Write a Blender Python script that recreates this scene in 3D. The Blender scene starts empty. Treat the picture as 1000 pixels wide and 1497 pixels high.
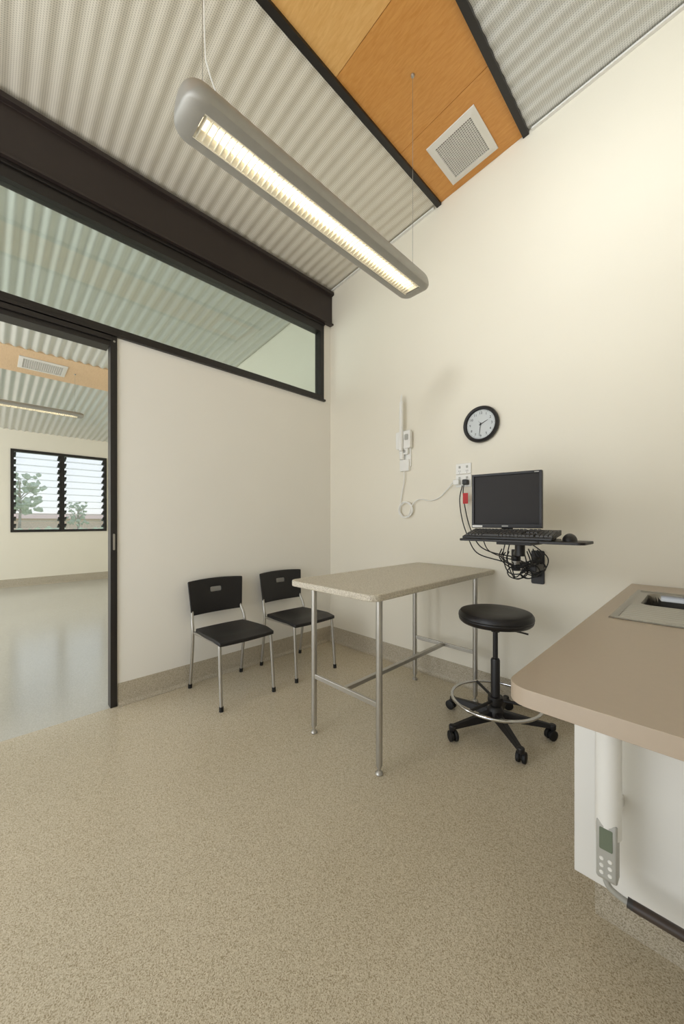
import bpy, bmesh, math, random
from mathutils import Vector, Matrix
random.seed(4)
scene = bpy.context.scene
COL = scene.collection

# ---------------------------------------------------------------- helpers
def lin(c):
    out = []
    for v in c[:3]:
        v = v / 255.0
        out.append(v / 12.92 if v <= 0.04045 else ((v + 0.055) / 1.055) ** 2.4)
    return tuple(out) + (1.0,)

def nn(nt, t, **kw):
    n = nt.nodes.new(t)
    for k, v in kw.items():
        setattr(n, k, v)
    return n

def mat(name, c, rough=0.5, metal=0.0, var=0.06, vscale=8.0, bump=0.0, bscale=200.0, spec=0.5, coat=0.0):
    m = bpy.data.materials.new(name)
    m.use_nodes = True
    nt = m.node_tree
    b = nt.nodes['Principled BSDF']
    b.inputs['Roughness'].default_value = rough
    b.inputs['Metallic'].default_value = metal
    b.inputs['Specular IOR Level'].default_value = spec
    b.inputs['Coat Weight'].default_value = coat
    col = lin(c)
    tc = nn(nt, 'ShaderNodeTexCoord')
    nz = nn(nt, 'ShaderNodeTexNoise')
    nz.inputs['Scale'].default_value = vscale
    nz.inputs['Detail'].default_value = 3
    nt.links.new(tc.outputs['Object'], nz.inputs['Vector'])
    rp = nn(nt, 'ShaderNodeValToRGB')
    rp.color_ramp.elements[0].position = 0.3
    rp.color_ramp.elements[1].position = 0.7
    rp.color_ramp.elements[0].color = tuple(v * (1 - var) for v in col[:3]) + (1,)
    rp.color_ramp.elements[1].color = tuple(min(1, v * (1 + var)) for v in col[:3]) + (1,)
    nt.links.new(nz.outputs['Fac'], rp.inputs['Fac'])
    nt.links.new(rp.outputs['Color'], b.inputs['Base Color'])
    if bump > 0:
        n2 = nn(nt, 'ShaderNodeTexNoise')
        n2.inputs['Scale'].default_value = bscale
        nt.links.new(tc.outputs['Object'], n2.inputs['Vector'])
        bp = nn(nt, 'ShaderNodeBump')
        bp.inputs['Strength'].default_value = bump
        bp.inputs['Distance'].default_value = 0.002
        nt.links.new(n2.outputs['Fac'], bp.inputs['Height'])
        nt.links.new(bp.outputs['Normal'], b.inputs['Normal'])
    return m

def speckle(name, base, dark, light, rough, scale, amount_d=0.42, amount_l=0.6, spec=0.5, bump=0.04):
    m = bpy.data.materials.new(name)
    m.use_nodes = True
    nt = m.node_tree
    b = nt.nodes['Principled BSDF']
    b.inputs['Roughness'].default_value = rough
    b.inputs['Specular IOR Level'].default_value = spec
    tc = nn(nt, 'ShaderNodeTexCoord')
    v = nn(nt, 'ShaderNodeTexVoronoi')
    v.inputs['Scale'].default_value = scale
    nt.links.new(tc.outputs['Object'], v.inputs['Vector'])
    sep = nn(nt, 'ShaderNodeSeparateColor')
    nt.links.new(v.outputs['Color'], sep.inputs['Color'])
    rp = nn(nt, 'ShaderNodeValToRGB')
    e = rp.color_ramp.elements
    e[0].position = 0.0; e[0].color = lin(dark)
    e[1].position = 1.0; e[1].color = lin(light)
    x = e.new(amount_d); x.color = lin(base)
    x = e.new(amount_l); x.color = lin(base)
    nt.links.new(sep.outputs['Red'], rp.inputs['Fac'])
    nz = nn(nt, 'ShaderNodeTexNoise')
    nz.inputs['Scale'].default_value = 1.2
    nt.links.new(tc.outputs['Object'], nz.inputs['Vector'])
    mp = nn(nt, 'ShaderNodeMapRange')
    mp.inputs['To Min'].default_value = 0.96
    mp.inputs['To Max'].default_value = 1.04
    nt.links.new(nz.outputs['Fac'], mp.inputs['Value'])
    mx = nn(nt, 'ShaderNodeVectorMath', operation='SCALE')
    nt.links.new(rp.outputs['Color'], mx.inputs[0])
    nt.links.new(mp.outputs['Result'], mx.inputs['Scale'])
    nt.links.new(mx.outputs['Vector'], b.inputs['Base Color'])
    bp = nn(nt, 'ShaderNodeBump')
    bp.inputs['Strength'].default_value = bump
    bp.inputs['Distance'].default_value = 0.001
    nt.links.new(sep.outputs['Green'], bp.inputs['Height'])
    nt.links.new(bp.outputs['Normal'], b.inputs['Normal'])
    return m

def perf(name, c, hole, scale=95.0, thr=0.27, rough=0.5):
    m = bpy.data.materials.new(name)
    m.use_nodes = True
    nt = m.node_tree
    b = nt.nodes['Principled BSDF']
    b.inputs['Roughness'].default_value = rough
    tc = nn(nt, 'ShaderNodeTexCoord')
    v = nn(nt, 'ShaderNodeTexVoronoi')
    v.voronoi_dimensions = '2D'
    v.inputs['Scale'].default_value = scale
    v.inputs['Randomness'].default_value = 0.0
    nt.links.new(tc.outputs['Object'], v.inputs['Vector'])
    rp = nn(nt, 'ShaderNodeValToRGB')
    rp.color_ramp.elements[0].position = thr - 0.06
    rp.color_ramp.elements[0].color = lin(hole)
    rp.color_ramp.elements[1].position = thr + 0.06
    rp.color_ramp.elements[1].color = lin(c)
    nt.links.new(v.outputs['Distance'], rp.inputs['Fac'])
    nt.links.new(rp.outputs['Color'], b.inputs['Base Color'])
    return m

def timber(name, c1, c2, rough=0.4):
    m = bpy.data.materials.new(name)
    m.use_nodes = True
    nt = m.node_tree
    b = nt.nodes['Principled BSDF']
    b.inputs['Roughness'].default_value = rough
    tc = nn(nt, 'ShaderNodeTexCoord')
    mp = nn(nt, 'ShaderNodeMapping')
    mp.inputs['Scale'].default_value = (2.5, 14.0, 2.5)
    nt.links.new(tc.outputs['Object'], mp.inputs['Vector'])
    nz = nn(nt, 'ShaderNodeTexNoise')
    nz.inputs['Scale'].default_value = 6.0
    nz.inputs['Detail'].default_value = 6
    nz.inputs['Distortion'].default_value = 0.8
    nt.links.new(mp.outputs['Vector'], nz.inputs['Vector'])
    rp = nn(nt, 'ShaderNodeValToRGB')
    rp.color_ramp.elements[0].position = 0.3
    rp.color_ramp.elements[0].color = lin(c1)
    rp.color_ramp.elements[1].position = 0.72
    rp.color_ramp.elements[1].color = lin(c2)
    nt.links.new(nz.outputs['Fac'], rp.inputs['Fac'])
    nt.links.new(rp.outputs['Color'], b.inputs['Base Color'])
    return m

def glass(name, tint, refl=0.05, rough=0.02, milky=0.0):
    m = bpy.data.materials.new(name)
    m.use_nodes = True
    nt = m.node_tree
    nt.nodes.clear()
    o = nn(nt, 'ShaderNodeOutputMaterial')
    t = nn(nt, 'ShaderNodeBsdfTransparent')
    t.inputs['Color'].default_value = tint
    g = nn(nt, 'ShaderNodeBsdfGlossy')
    g.inputs['Roughness'].default_value = rough
    lw_ = nn(nt, 'ShaderNodeLayerWeight')
    lw_.inputs['Blend'].default_value = 0.5
    pw = nn(nt, 'ShaderNodeMath', operation='POWER')
    pw.inputs[1].default_value = 5.0
    nt.links.new(lw_.outputs['Facing'], pw.inputs[0])
    ad = nn(nt, 'ShaderNodeMath', operation='ADD')
    ad.inputs[1].default_value = refl
    ad.use_clamp = True
    nt.links.new(pw.outputs['Value'], ad.inputs[0])
    mx = nn(nt, 'ShaderNodeMixShader')
    nt.links.new(ad.outputs['Value'], mx.inputs['Fac'])
    nt.links.new(t.outputs['BSDF'], mx.inputs[1])
    nt.links.new(g.outputs['BSDF'], mx.inputs[2])
    last = mx
    if milky > 0:
        d = nn(nt, 'ShaderNodeBsdfDiffuse')
        d.inputs['Color'].default_value = (0.8, 0.84, 0.82, 1)
        m2 = nn(nt, 'ShaderNodeMixShader')
        m2.inputs['Fac'].default_value = milky
        nt.links.new(mx.outputs['Shader'], m2.inputs[1])
        nt.links.new(d.outputs['BSDF'], m2.inputs[2])
        last = m2
    nt.links.new(last.outputs['Shader'], o.inputs['Surface'])
    return m

def emis(name, c, s):
    m = bpy.data.materials.new(name)
    m.use_nodes = True
    nt = m.node_tree
    b = nt.nodes['Principled BSDF']
    b.inputs['Base Color'].default_value = (0.8, 0.8, 0.8, 1)
    b.inputs['Emission Color'].default_value = lin(c)
    b.inputs['Emission Strength'].default_value = s
    return m

# ---- mesh builders
def box(bm, x0, x1, y0, y1, z0, z1):
    vs = [bm.verts.new(p) for p in [(x0,y0,z0),(x1,y0,z0),(x1,y1,z0),(x0,y1,z0),(x0,y0,z1),(x1,y0,z1),(x1,y1,z1),(x0,y1,z1)]]
    for f in [(0,3,2,1),(4,5,6,7),(0,1,5,4),(1,2,6,5),(2,3,7,6),(3,0,4,7)]:
        bm.faces.new([vs[i] for i in f])
    return vs

def hexa(bm, pts):
    vs = [bm.verts.new(p) for p in pts]
    for f in [(0,3,2,1),(4,5,6,7),(0,1,5,4),(1,2,6,5),(2,3,7,6),(3,0,4,7)]:
        bm.faces.new([vs[i] for i in f])

def tube(bm, pts, r, seg=12, closed=False, ry=None):
    pts = [Vector(p) for p in pts]
    n = len(pts)
    rs = r if isinstance(r, (list, tuple)) else [r] * n
    def tan(i):
        if closed:
            return (pts[(i+1) % n] - pts[i-1]).normalized()
        if i == 0: return (pts[1]-pts[0]).normalized()
        if i == n-1: return (pts[-1]-pts[-2]).normalized()
        return (pts[i+1]-pts[i-1]).normalized()
    t = tan(0)
    up = Vector((0,0,1)) if abs(t.z) < 0.9 else Vector((1,0,0))
    nrm = t.cross(up).normalized()
    rings = []
    for i in range(n):
        t = tan(i)
        nrm = (nrm - t * nrm.dot(t))
        if nrm.length < 1e-6:
            nrm = t.orthogonal()
        nrm.normalize()
        bi = t.cross(nrm)
        ring = []
        for k in range(seg):
            a = 2*math.pi*k/seg
            ring.append(bm.verts.new(pts[i] + nrm*math.cos(a)*rs[i] + bi*math.sin(a)*rs[i]*(ry or 1.0)))
        rings.append(ring)
    m = n if closed else n-1
    for i in range(m):
        a = rings[i]; b = rings[(i+1) % n]
        for k in range(seg):
            bm.faces.new([a[k], a[(k+1)%seg], b[(k+1)%seg], b[k]])
    if not closed:
        bm.faces.new(list(reversed(rings[0])))
        bm.faces.new(rings[-1])

def smoothpath(pts, sub=8, closed=False):
    P = [Vector(p) for p in pts]
    n = len(P)
    out = []
    rng = n if closed else n-1
    for i in range(rng):
        if closed:
            p0,p1,p2,p3 = P[i-1],P[i],P[(i+1)%n],P[(i+2)%n]
        else:
            p0 = P[max(0,i-1)]; p1 = P[i]; p2 = P[i+1]; p3 = P[min(n-1,i+2)]
        for s in range(sub):
            t = s/sub
            out.append(0.5*((2*p1)+(-p0+p2)*t+(2*p0-5*p1+4*p2-p3)*t*t+(-p0+3*p1-3*p2+p3)*t**3))
    if not closed:
        out.append(P[-1])
    return out

def lathe(bm, prof, origin=(0,0,0), seg=40, axis='Z'):
    o = Vector(origin)
    rings = []
    for r, z in prof:
        if r < 1e-6:
            p = {'Z': Vector((0,0,z)), 'Y': Vector((0,-z,0)), 'X': Vector((z,0,0))}[axis]
            rings.append([bm.verts.new(o + p)])
        else:
            ring = []
            for k in range(seg):
                a = 2*math.pi*k/seg
                c, s = r*math.cos(a), r*math.sin(a)
                p = {'Z': Vector((c,s,z)), 'Y': Vector((c,-z,s)), 'X': Vector((z,c,s))}[axis]
                ring.append(bm.verts.new(o + p))
            rings.append(ring)
    for i in range(len(rings)-1):
        a, b = rings[i], rings[i+1]
        for k in range(seg):
            k2 = (k+1) % seg
            if len(a) == 1 and len(b) == 1: continue
            if len(a) == 1: bm.faces.new([a[0], b[k], b[k2]])
            elif len(b) == 1: bm.faces.new([a[k], a[k2], b[0]])
            else: bm.faces.new([a[k], a[k2], b[k2], b[k]])

def rrect(x0, x1, y0, y1, r, seg=8):
    rr = r if isinstance(r, (list, tuple)) else [r]*4
    pts = []
    cs = [(x1-rr[0], y1-rr[0], 0, rr[0]), (x0+rr[1], y1-rr[1], 90, rr[1]), (x0+rr[2], y0+rr[2], 180, rr[2]), (x1-rr[3], y0+rr[3], 270, rr[3])]
    for cx, cy, a0, r_ in cs:
        if r_ < 1e-5:
            pts.append((cx, cy)); continue
        for k in range(seg+1):
            a = math.radians(a0 + 90*k/seg)
            pts.append((cx + r_*math.cos(a), cy + r_*math.sin(a)))
    return pts

def prism(bm, pts, a, b, axis='Z'):
    def P(p, h):
        if axis == 'Z': return (p[0], p[1], h)
        if axis == 'Y': return (p[0], h, p[1])
        return (h, p[0], p[1])
    A = [bm.verts.new(P(p, a)) for p in pts]
    B = [bm.verts.new(P(p, b)) for p in pts]
    n = len(pts)
    for k in range(n):
        bm.faces.new([A[k], A[(k+1)%n], B[(k+1)%n], B[k]])
    bm.faces.new(list(reversed(A)))
    bm.faces.new(B)

def finish(bm, name, material, parent=None, loc=(0,0,0), rot=(0,0,0), smooth=True, bevel=0.0, seg=2, angle=35):
    bmesh.ops.recalc_face_normals(bm, faces=bm.faces[:])
    me = bpy.data.meshes.new(name)
    bm.to_mesh(me); bm.free()
    me.materials.append(material)
    if smooth:
        me.polygons.foreach_set('use_smooth', [True]*len(me.polygons))
        me.set_sharp_from_angle(angle=math.radians(angle))
    ob = bpy.data.objects.new(name, me)
    COL.objects.link(ob)
    ob.location = loc
    ob.rotation_euler = rot
    if parent: ob.parent = parent
    if bevel > 0:
        md = ob.modifiers.new('bevel', 'BEVEL')
        md.width = bevel; md.segments = seg; md.limit_method = 'ANGLE'; md.angle_limit = math.radians(40)
        md.harden_normals = False
    return ob

def N(): return bmesh.new()

def part(name, material, fn, parent=None, **kw):
    bm = N(); fn(bm)
    return finish(bm, name, material, parent, **kw)

def thing(name, loc, label, cat, rz=0.0, group=None):
    e = bpy.data.objects.new(name, None)
    e.empty_display_size = 0.1
    e.location = loc
    e.rotation_euler = (0,0,rz)
    COL.objects.link(e)
    e['label'] = label; e['category'] = cat
    if group: e['group'] = group
    return e

def tag(o, label, cat, group=None):
    o['label'] = label; o['category'] = cat
    if group: o['group'] = group
    return o

def structure(o, label=None):
    o['kind'] = 'structure'
    if label: o['label'] = label
    return o

def copy_thing(src, loc, rz=None):
    new = src.copy()
    COL.objects.link(new)
    new.location = loc
    if rz is not None: new.rotation_euler = (0,0,rz)
    made = set()
    def rec(s, d):
        for c in list(s.children):
            if c in made: continue
            k = c.copy()
            made.add(k)
            COL.objects.link(k)
            k.parent = d
            rec(c, k)
    rec(src, new)
    return new

def text_mesh(bm, s, size, M):
    cu = bpy.data.curves.new('t', 'FONT')
    cu.body = s; cu.size = size; cu.align_x = 'CENTER'; cu.align_y = 'CENTER'
    cu.extrude = 0.0003
    ob = bpy.data.objects.new('t', cu)
    COL.objects.link(ob)
    dg = bpy.context.evaluated_depsgraph_get()
    me = bpy.data.meshes.new_from_object(ob.evaluated_get(dg))
    me.transform(M)
    bm.from_mesh(me)
    bpy.data.objects.remove(ob)
    bpy.data.meshes.remove(me)
    bpy.data.curves.remove(cu)

# ---------------------------------------------------------------- materials
M_wall = mat('painted_plaster_cream', (235,229,213), 0.7, var=0.012, vscale=1.5, bump=0.05, bscale=300)
M_wallL = mat('painted_plaster_white', (239,236,228), 0.42, var=0.012, vscale=1.5, bump=0.05, bscale=300)
M_wallF = mat('painted_plaster_pale', (236,230,213), 0.7, var=0.012, vscale=1.5)
M_floor = speckle('speckled_vinyl', (203,191,166), (156,140,113), (222,212,190), 0.23, 420)
M_floor2 = speckle('speckled_vinyl_grey', (196,194,184), (176,172,160), (212,210,202), 0.16, 450)
M_base = speckle('speckled_skirting', (184,174,153), (140,128,106), (206,197,180), 0.42, 380)
M_perf = perf('perforated_corrugated_metal', (226,219,204), (186,178,162))
M_perf2 = perf('perforated_corrugated_metal_grey', (216,215,210), (174,174,170))
M_corr = mat('corrugated_metal_plain', (208,209,203), 0.28, 0.35, var=0.02)
M_timber = timber('orange_ply', (203,138,62), (217,156,82))
M_timber_l = timber('honey_ply', (222,168,96), (234,186,118))
M_timber_f = timber('pale_ply', (220,186,146), (230,198,160))
M_black = mat('black_powdercoat', (30,26,24), 0.38, var=0.05)
M_beam = mat('dark_brown_steel', (46,37,34), 0.45, var=0.05)
M_alu = mat('brushed_aluminium', (172,170,164), 0.5, 0.5, var=0.03, vscale=20)
M_steel = mat('satin_steel', (182,179,172), 0.34, 0.8, var=0.04, vscale=30)
M_chrome = mat('chrome', (215,215,215), 0.12, 1.0, var=0.01)
M_sink = mat('stainless_steel', (164,162,157), 0.24, 1.0, var=0.03)
M_bowl = mat('stainless_bowl_shaded', (66,63,59), 0.5, 0.6, var=0.03)  # same steel as the tray, with the bowl's shade put into the colour
M_wire = mat('suspension_wire', (170,168,164), 0.4, 0.7)
M_white = mat('white_plastic', (238,237,232), 0.35, var=0.01)
M_whitem = mat('white_enamel', (235,233,228), 0.3, var=0.01)
M_cab = mat('white_laminate', (238,237,232), 0.35, var=0.01)
M_blkpl = mat('black_plastic', (26,24,25), 0.45, var=0.06, bump=0.05, bscale=500)
M_blkvin = mat('black_vinyl', (24,21,22), 0.42, var=0.05, bump=0.1, bscale=260)
M_rubber = mat('black_rubber', (16,16,16), 0.6, var=0.05)
M_screen = mat('monitor_screen', (44,41,40), 0.55, var=0.02, spec=0.3)
M_tbl = speckle('speckled_laminate', (200,192,174), (146,134,114), (222,214,200), 0.4, 420)
M_ctr = mat('beige_worktop_laminate', (181,165,146), 0.3, var=0.012, vscale=60)
M_red = mat('red_tag', (190,30,28), 0.5)
M_grey = mat('grey_plastic', (176,175,168), 0.4)
M_dgrey = mat('dark_grey_plastic', (62,60,58), 0.45)
M_lcd = mat('lcd_green_grey', (112,122,104), 0.2, var=0.02)
M_face = mat('clock_face_pale', (206,210,210), 0.5, var=0.01)
M_glass = glass('green_tinted_glass', (0.885, 0.93, 0.91, 1), 0.06, milky=0.008)
M_pane = glass('clear_glass', (0.97, 0.98, 0.975, 1), 0.02, milky=0.10)
M_tubeglow = emis('lamp_glow', (255,246,228), 9.0)
M_reflglow = emis('reflector_glow', (255,242,216), 2.6)
M_reflector = mat('louvre_white_metal', (244,238,220), 0.35, 0.1)
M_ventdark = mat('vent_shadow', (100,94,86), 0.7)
M_vent = mat('vent_white', (228,225,218), 0.45, var=0.01)
M_leaf_glare = mat('foliage', (192,200,176), 0.9, var=0.2, vscale=6)  # paled: overexposed, hazy daylight is put into the leaf colour
M_bark = mat('bark', (182,172,158), 0.9, var=0.2)
M_earth = mat('dry_grass_ground', (196,200,160), 0.95, var=0.2, vscale=0.5)
M_brick_glare = mat('terracotta', (228,206,186), 0.85, var=0.1)  # house colour paled as well, to stand for the outdoor glare

# ---------------------------------------------------------------- shell
CZ0, CS = 3.69, 0.10          # raking ceiling: z = CZ0 + CS*x
def cz(x): return CZ0 + CS*x
XR = 3.15; YB = -4.6          # room extents
XF = -6.6; YFA = -7.0; YFB = 0.0

structure(part('floor', M_floor, lambda b: box(b, 0, XR, YB, 0, -0.1, 0), smooth=False), 'beige speckled sheet vinyl floor')
structure(part('floor.001', M_floor2, lambda b: box(b, XF, 0, YFA, YFB, -0.1, 0), smooth=False), 'pale grey speckled vinyl floor of the adjoining room')

def wallprism(b, x0, x1, y0, y1, z0=0.0, up=0.02):
    hexa(b, [(x0,y0,z0),(x1,y0,z0),(x1,y1,z0),(x0,y1,z0),(x0,y0,cz(x0)+up),(x1,y0,cz(x1)+up),(x1,y1,cz(x1)+up),(x0,y1,cz(x0)+up)])

structure(part('wall_back', M_wall, lambda b: wallprism(b, -0.12, XR+0.12, 0, 0.12), smooth=False), 'cream painted plaster wall behind the table')
structure(part('wall_right', M_wall, lambda b: wallprism(b, XR, XR+0.12, YB, 0), smooth=False), 'cream painted plaster wall behind the worktop')
def wl(b):
    box(b, -0.12, 0, -1.975, 0, 0, 2.50)
    box(b, -0.12, 0, -0.10, 0, 2.50, 3.31)
    box(b, -0.12, 0, YB, -2.98, 0, 2.50)
    box(b, -0.12, -0.0, YB, 0.0, 3.31, 3.68)
    box(b, -0.12, 0, YB-0.1, YB, 0, 3.68)
    box(b, -0.12, 0, YFA, YB-0.1, 0, 3.68)
structure(part('wall_left', M_wallL, wl, smooth=False), 'white painted partition wall beside the doorway')
WY0, WY1, WZ0, WZ1 = -2.25, -0.67, 1.05, 2.66
def wf(b):
    box(b, XF-0.15, XF, YFA, WY0, 0, 3.06)
    box(b, XF-0.15, XF, WY1, YFB, 0, 3.06)
    box(b, XF-0.15, XF, WY0, WY1, 0, WZ0)
    box(b, XF-0.15, XF, WY0, WY1, WZ1, 3.06)
structure(part('wall_far', M_wallF, wf, smooth=False), 'pale wall of the adjoining room with a louvre window')
structure(part('wall_side', M_wallF, lambda b: wallprism(b, XF-0.15, -0.12, YFB, YFB+0.12), smooth=False), 'pale end wall of the adjoining room')

def corr(name, m, x0, x1, y0, y1, label, amp=0.0046, pitch=0.084, drop=0.0):
    bm = N()
    n = int((y1-y0)/pitch*12)
    nx = 4
    rows = []
    for i in range(n+1):
        y = y0 + (y1-y0)*i/n
        z = amp*math.cos(2*math.pi*(y)/pitch)
        rows.append([bm.verts.new((x0+(x1-x0)*k/nx, y, cz(x0+(x1-x0)*k/nx)+z-drop)) for k in range(nx+1)])
    for i in range(n):
        for k in range(nx):
            bm.faces.new([rows[i][k], rows[i][k+1], rows[i+1][k+1], rows[i+1][k]])
    o = finish(bm, name, m, angle=80)
    structure(o, label)
    return o
TX0, TX1 = 1.295, 1.955
corr('ceiling', M_perf, 0.0, TX0, YB, 0, 'perforated corrugated metal ceiling')
corr('ceiling.001', M_perf2, TX1, XR, YB, 0, 'grey corrugated metal ceiling', amp=0.0044)
FX0, FX1 = -3.81, -3.08
corr('ceiling.002', M_corr, FX1, 0.0, YFA, YFB, 'corrugated metal ceiling of the adjoining room', amp=0.010, pitch=0.1)
corr('ceiling.003', M_corr, XF, FX0, YFA, YFB, 'corrugated metal ceiling of the adjoining room', amp=0.010, pitch=0.1)

def slab(b, x0, x1, y0, y1, lo, hi):
    hexa(b, [(x0,y0,cz(x0)+lo),(x1,y0,cz(x1)+lo),(x1,y1,cz(x1)+lo),(x0,y1,cz(x0)+lo),
             (x0,y0,cz(x0)+hi),(x1,y0,cz(x1)+hi),(x1,y1,cz(x1)+hi),(x0,y1,cz(x0)+hi)])
seams = [0.0, -0.55, -1.17, -2.40, -3.6, YB]
def tb_d(b):
    for i in (0,1):
        slab(b, TX0, TX1, seams[i+1]+0.0015, seams[i]-0.0015, -0.005, 0.02)
def tb_l(b):
    for i in (2,3,4):
        slab(b, TX0, TX1, seams[i+1]+0.0015, seams[i]-0.0015, -0.005, 0.02)
structure(part('ceiling.004', M_timber, tb_d, smooth=False), 'orange plywood ceiling panels')
structure(part('ceiling.005', M_timber_l, tb_l, smooth=False), 'honey plywood ceiling panels')
structure(part('ceiling.006', M_timber_f, lambda b: slab(b, FX0, FX1, YFA, YFB, -0.012, 0.02), smooth=False), 'pale plywood ceiling strip of the adjoining room')
structure(part('ceiling.007', M_black, lambda b: slab(b, XF-0.2, XR+0.2, YFA, YFB+0.1, 0.05, 0.07), smooth=False), 'roof underside above the lining')
tn = [0]
def trim(m, fn, label, bevel=0.0):
    tn[0] += 1
    return structure(part('trim_%d' % tn[0], m, fn, smooth=False, bevel=bevel), label)
for xa, xb in ((1.275, 1.315), (1.937, 1.975)):
    trim(M_black, lambda b, xa=xa, xb=xb: slab(b, xa, xb, YB, -0.002, -0.024, 0.012), 'black metal ceiling trim beside the plywood strip')
trim(M_whitem, lambda b: slab(b, 0.0, TX0-0.04, -0.022, -0.001, -0.022, -0.010), 'white angle at the top of the wall')
trim(M_whitem, lambda b: slab(b, TX1+0.04, XR, -0.022, -0.001, -0.022, -0.010), 'white angle at the top of the wall')

# skirting with coved foot
def coveprof():
    p = [(0.0, 0.15), (0.004, 0.15), (0.005, 0.03)]
    for k in range(1, 7):
        a = math.radians(90*k/6)
        p.append((0.005+0.028*(1-math.cos(a)), 0.03-0.028*math.sin(a)))
    p += [(0.033, 0.0005), (0.0, 0.0005)]
    return p
CP = coveprof()
def base(name, fn, label):
    o = part(name, M_base, fn, angle=50)
    structure(o, label); return o
base('baseboard_left', lambda b: (prism(b, CP, -1.97, -0.002, 'Y'), prism(b, CP, YB, -2.985, 'Y')), 'coved speckled vinyl skirting')
base('baseboard_back', lambda b: prism(b, [(-p[0], p[1]) for p in CP], 0.002, 2.52, 'X'), 'coved speckled vinyl skirting')
base('baseboard_far', lambda b: prism(b, [(XF+p[0], p[1]) for p in CP], YFA, YFB, 'Y'), 'coved speckled vinyl skirting')

# beam
def beam2(bm):
    pts = [(0.001,3.31),(0.055,3.31),(0.055,3.325),(0.030,3.33),(0.030,3.618),(0.062,3.624),(0.062,3.655),(0.001,3.655)]
    prism(bm, pts, YB, -0.003, 'Y')
bo = part('steel_beam', M_beam, beam2, smooth=False, bevel=0.002)
tag(bo, 'dark brown steel beam above the high window', 'beam')

# transom window
wt = thing('window_1', (0,0,0), 'long black framed high window above the partition', 'window')
wt['kind'] = 'structure'
def tfr(b):
    box(b, -0.08, 0.012, YB, -0.10, 3.215, 3.31)
    box(b, 0.012, 0.026, YB, -0.10, 3.285, 3.31)
    box(b, -0.08, 0.012, -0.145, -0.10, 2.56, 3.215)
    box(b, -0.08, 0.012, YB, -0.10, 2.52, 2.56)
    box(b, -0.06, 0.026, YB, -0.088, 2.50, 2.52)
part('window_frame', M_black, tfr, wt, smooth=False, bevel=0.002)
part('window_pane', M_glass, lambda b: box(b, -0.035, -0.029, YB+0.02, -0.145, 2.56, 3.215), wt, smooth=False)

# doorway
dr = thing('door_1', (0,0,0), 'black framed sliding doorway to the adjoining room', 'door')
dr['kind'] = 'structure'
def dfr(b):
    box(b, -0.058, 0.012, -2.015, -1.975, 0, 2.50)
    box(b, -0.13, 0.012, -2.98, -2.93, 0, 2.50)
    box(b, -0.10, 0.012, -2.93, -2.015, 2.43, 2.50)
    box(b, 0.012, 0.03, -2.98, -2.015, 2.46, 2.49)
part('door_frame', M_black, dfr, dr, smooth=False, bevel=0.002)
part('door_latch', M_steel, lambda b: prism(b, rrect(-2.001,-1.989,1.06,1.17,0.006), 0.0125, 0.016, 'X'), dr)
part('screw_head', M_steel, lambda b: lathe(b, [(0,0.004),(0.006,0.003),(0.007,0)], (0.0125,-1.993,2.465), 16, 'X'), dr)

# louvre window in adjoining room
lw = thing('window_2', (0,0,0), 'black framed louvre window in the adjoining room', 'window')
lw['kind'] = 'structure'
yc = (WY0+WY1)/2
def lfr(b):
    a, c = XF-0.09, XF+0.02
    t = 0.05
    box(b, a, c, WY0, WY1, WZ0, WZ0+t); box(b, a, c, WY0, WY1, WZ1-t, WZ1)
    box(b, a, c, WY0, WY0+t, WZ0+t, WZ1-t); box(b, a, c, WY1-t, WY1, WZ0+t, WZ1-t)
    box(b, a, c, yc-0.04, yc+0.04, WZ0+t, WZ1-t)
    for yy in (WY0+t, yc-0.04-0.03, yc+0.04, WY1-t-0.03):
        for k in range(11):
            z = WZ0+t+0.03+k*0.138
            hexa(b, [(a-0.02,yy,z),(c+0.03,yy,z+0.05),(c+0.03,yy+0.03,z+0.05),(a-0.02,yy+0.03,z),
                     (a-0.02,yy,z+0.03),(c+0.03,yy,z+0.085),(c+0.03,yy+0.03,z+0.085),(a-0.02,yy+0.03,z+0.03)])
part('window_frame', M_black, lfr, lw, smooth=False)
M_lvedge = mat('glass_edge', (196,204,200), 0.3)
def lgl(b):
    for ya, yb in ((WY0+0.08, yc-0.07), (yc+0.07, WY1-0.08)):
        for k in range(11):
            z = WZ0+0.07+k*0.138
            hexa(b, [(XF-0.11,ya,z+0.0),(XF-0.104,ya,z),(XF-0.104,yb,z),(XF-0.11,yb,z),
                     (XF-0.02,ya,z+0.145),(XF-0.014,ya,z+0.145),(XF-0.014,yb,z+0.145),(XF-0.02,yb,z+0.145)])
part('louvre_panes', M_pane, lgl, lw, smooth=False)
def lge(b):
    for ya, yb in ((WY0+0.08, yc-0.07), (yc+0.07, WY1-0.08)):
        for k in range(11):
            z = WZ0+0.07+k*0.138
            box(b, XF-0.021, XF-0.013, ya, yb, z+0.144, z+0.151)
part('louvre_edges', M_lvedge, lge, lw, smooth=False)

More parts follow.
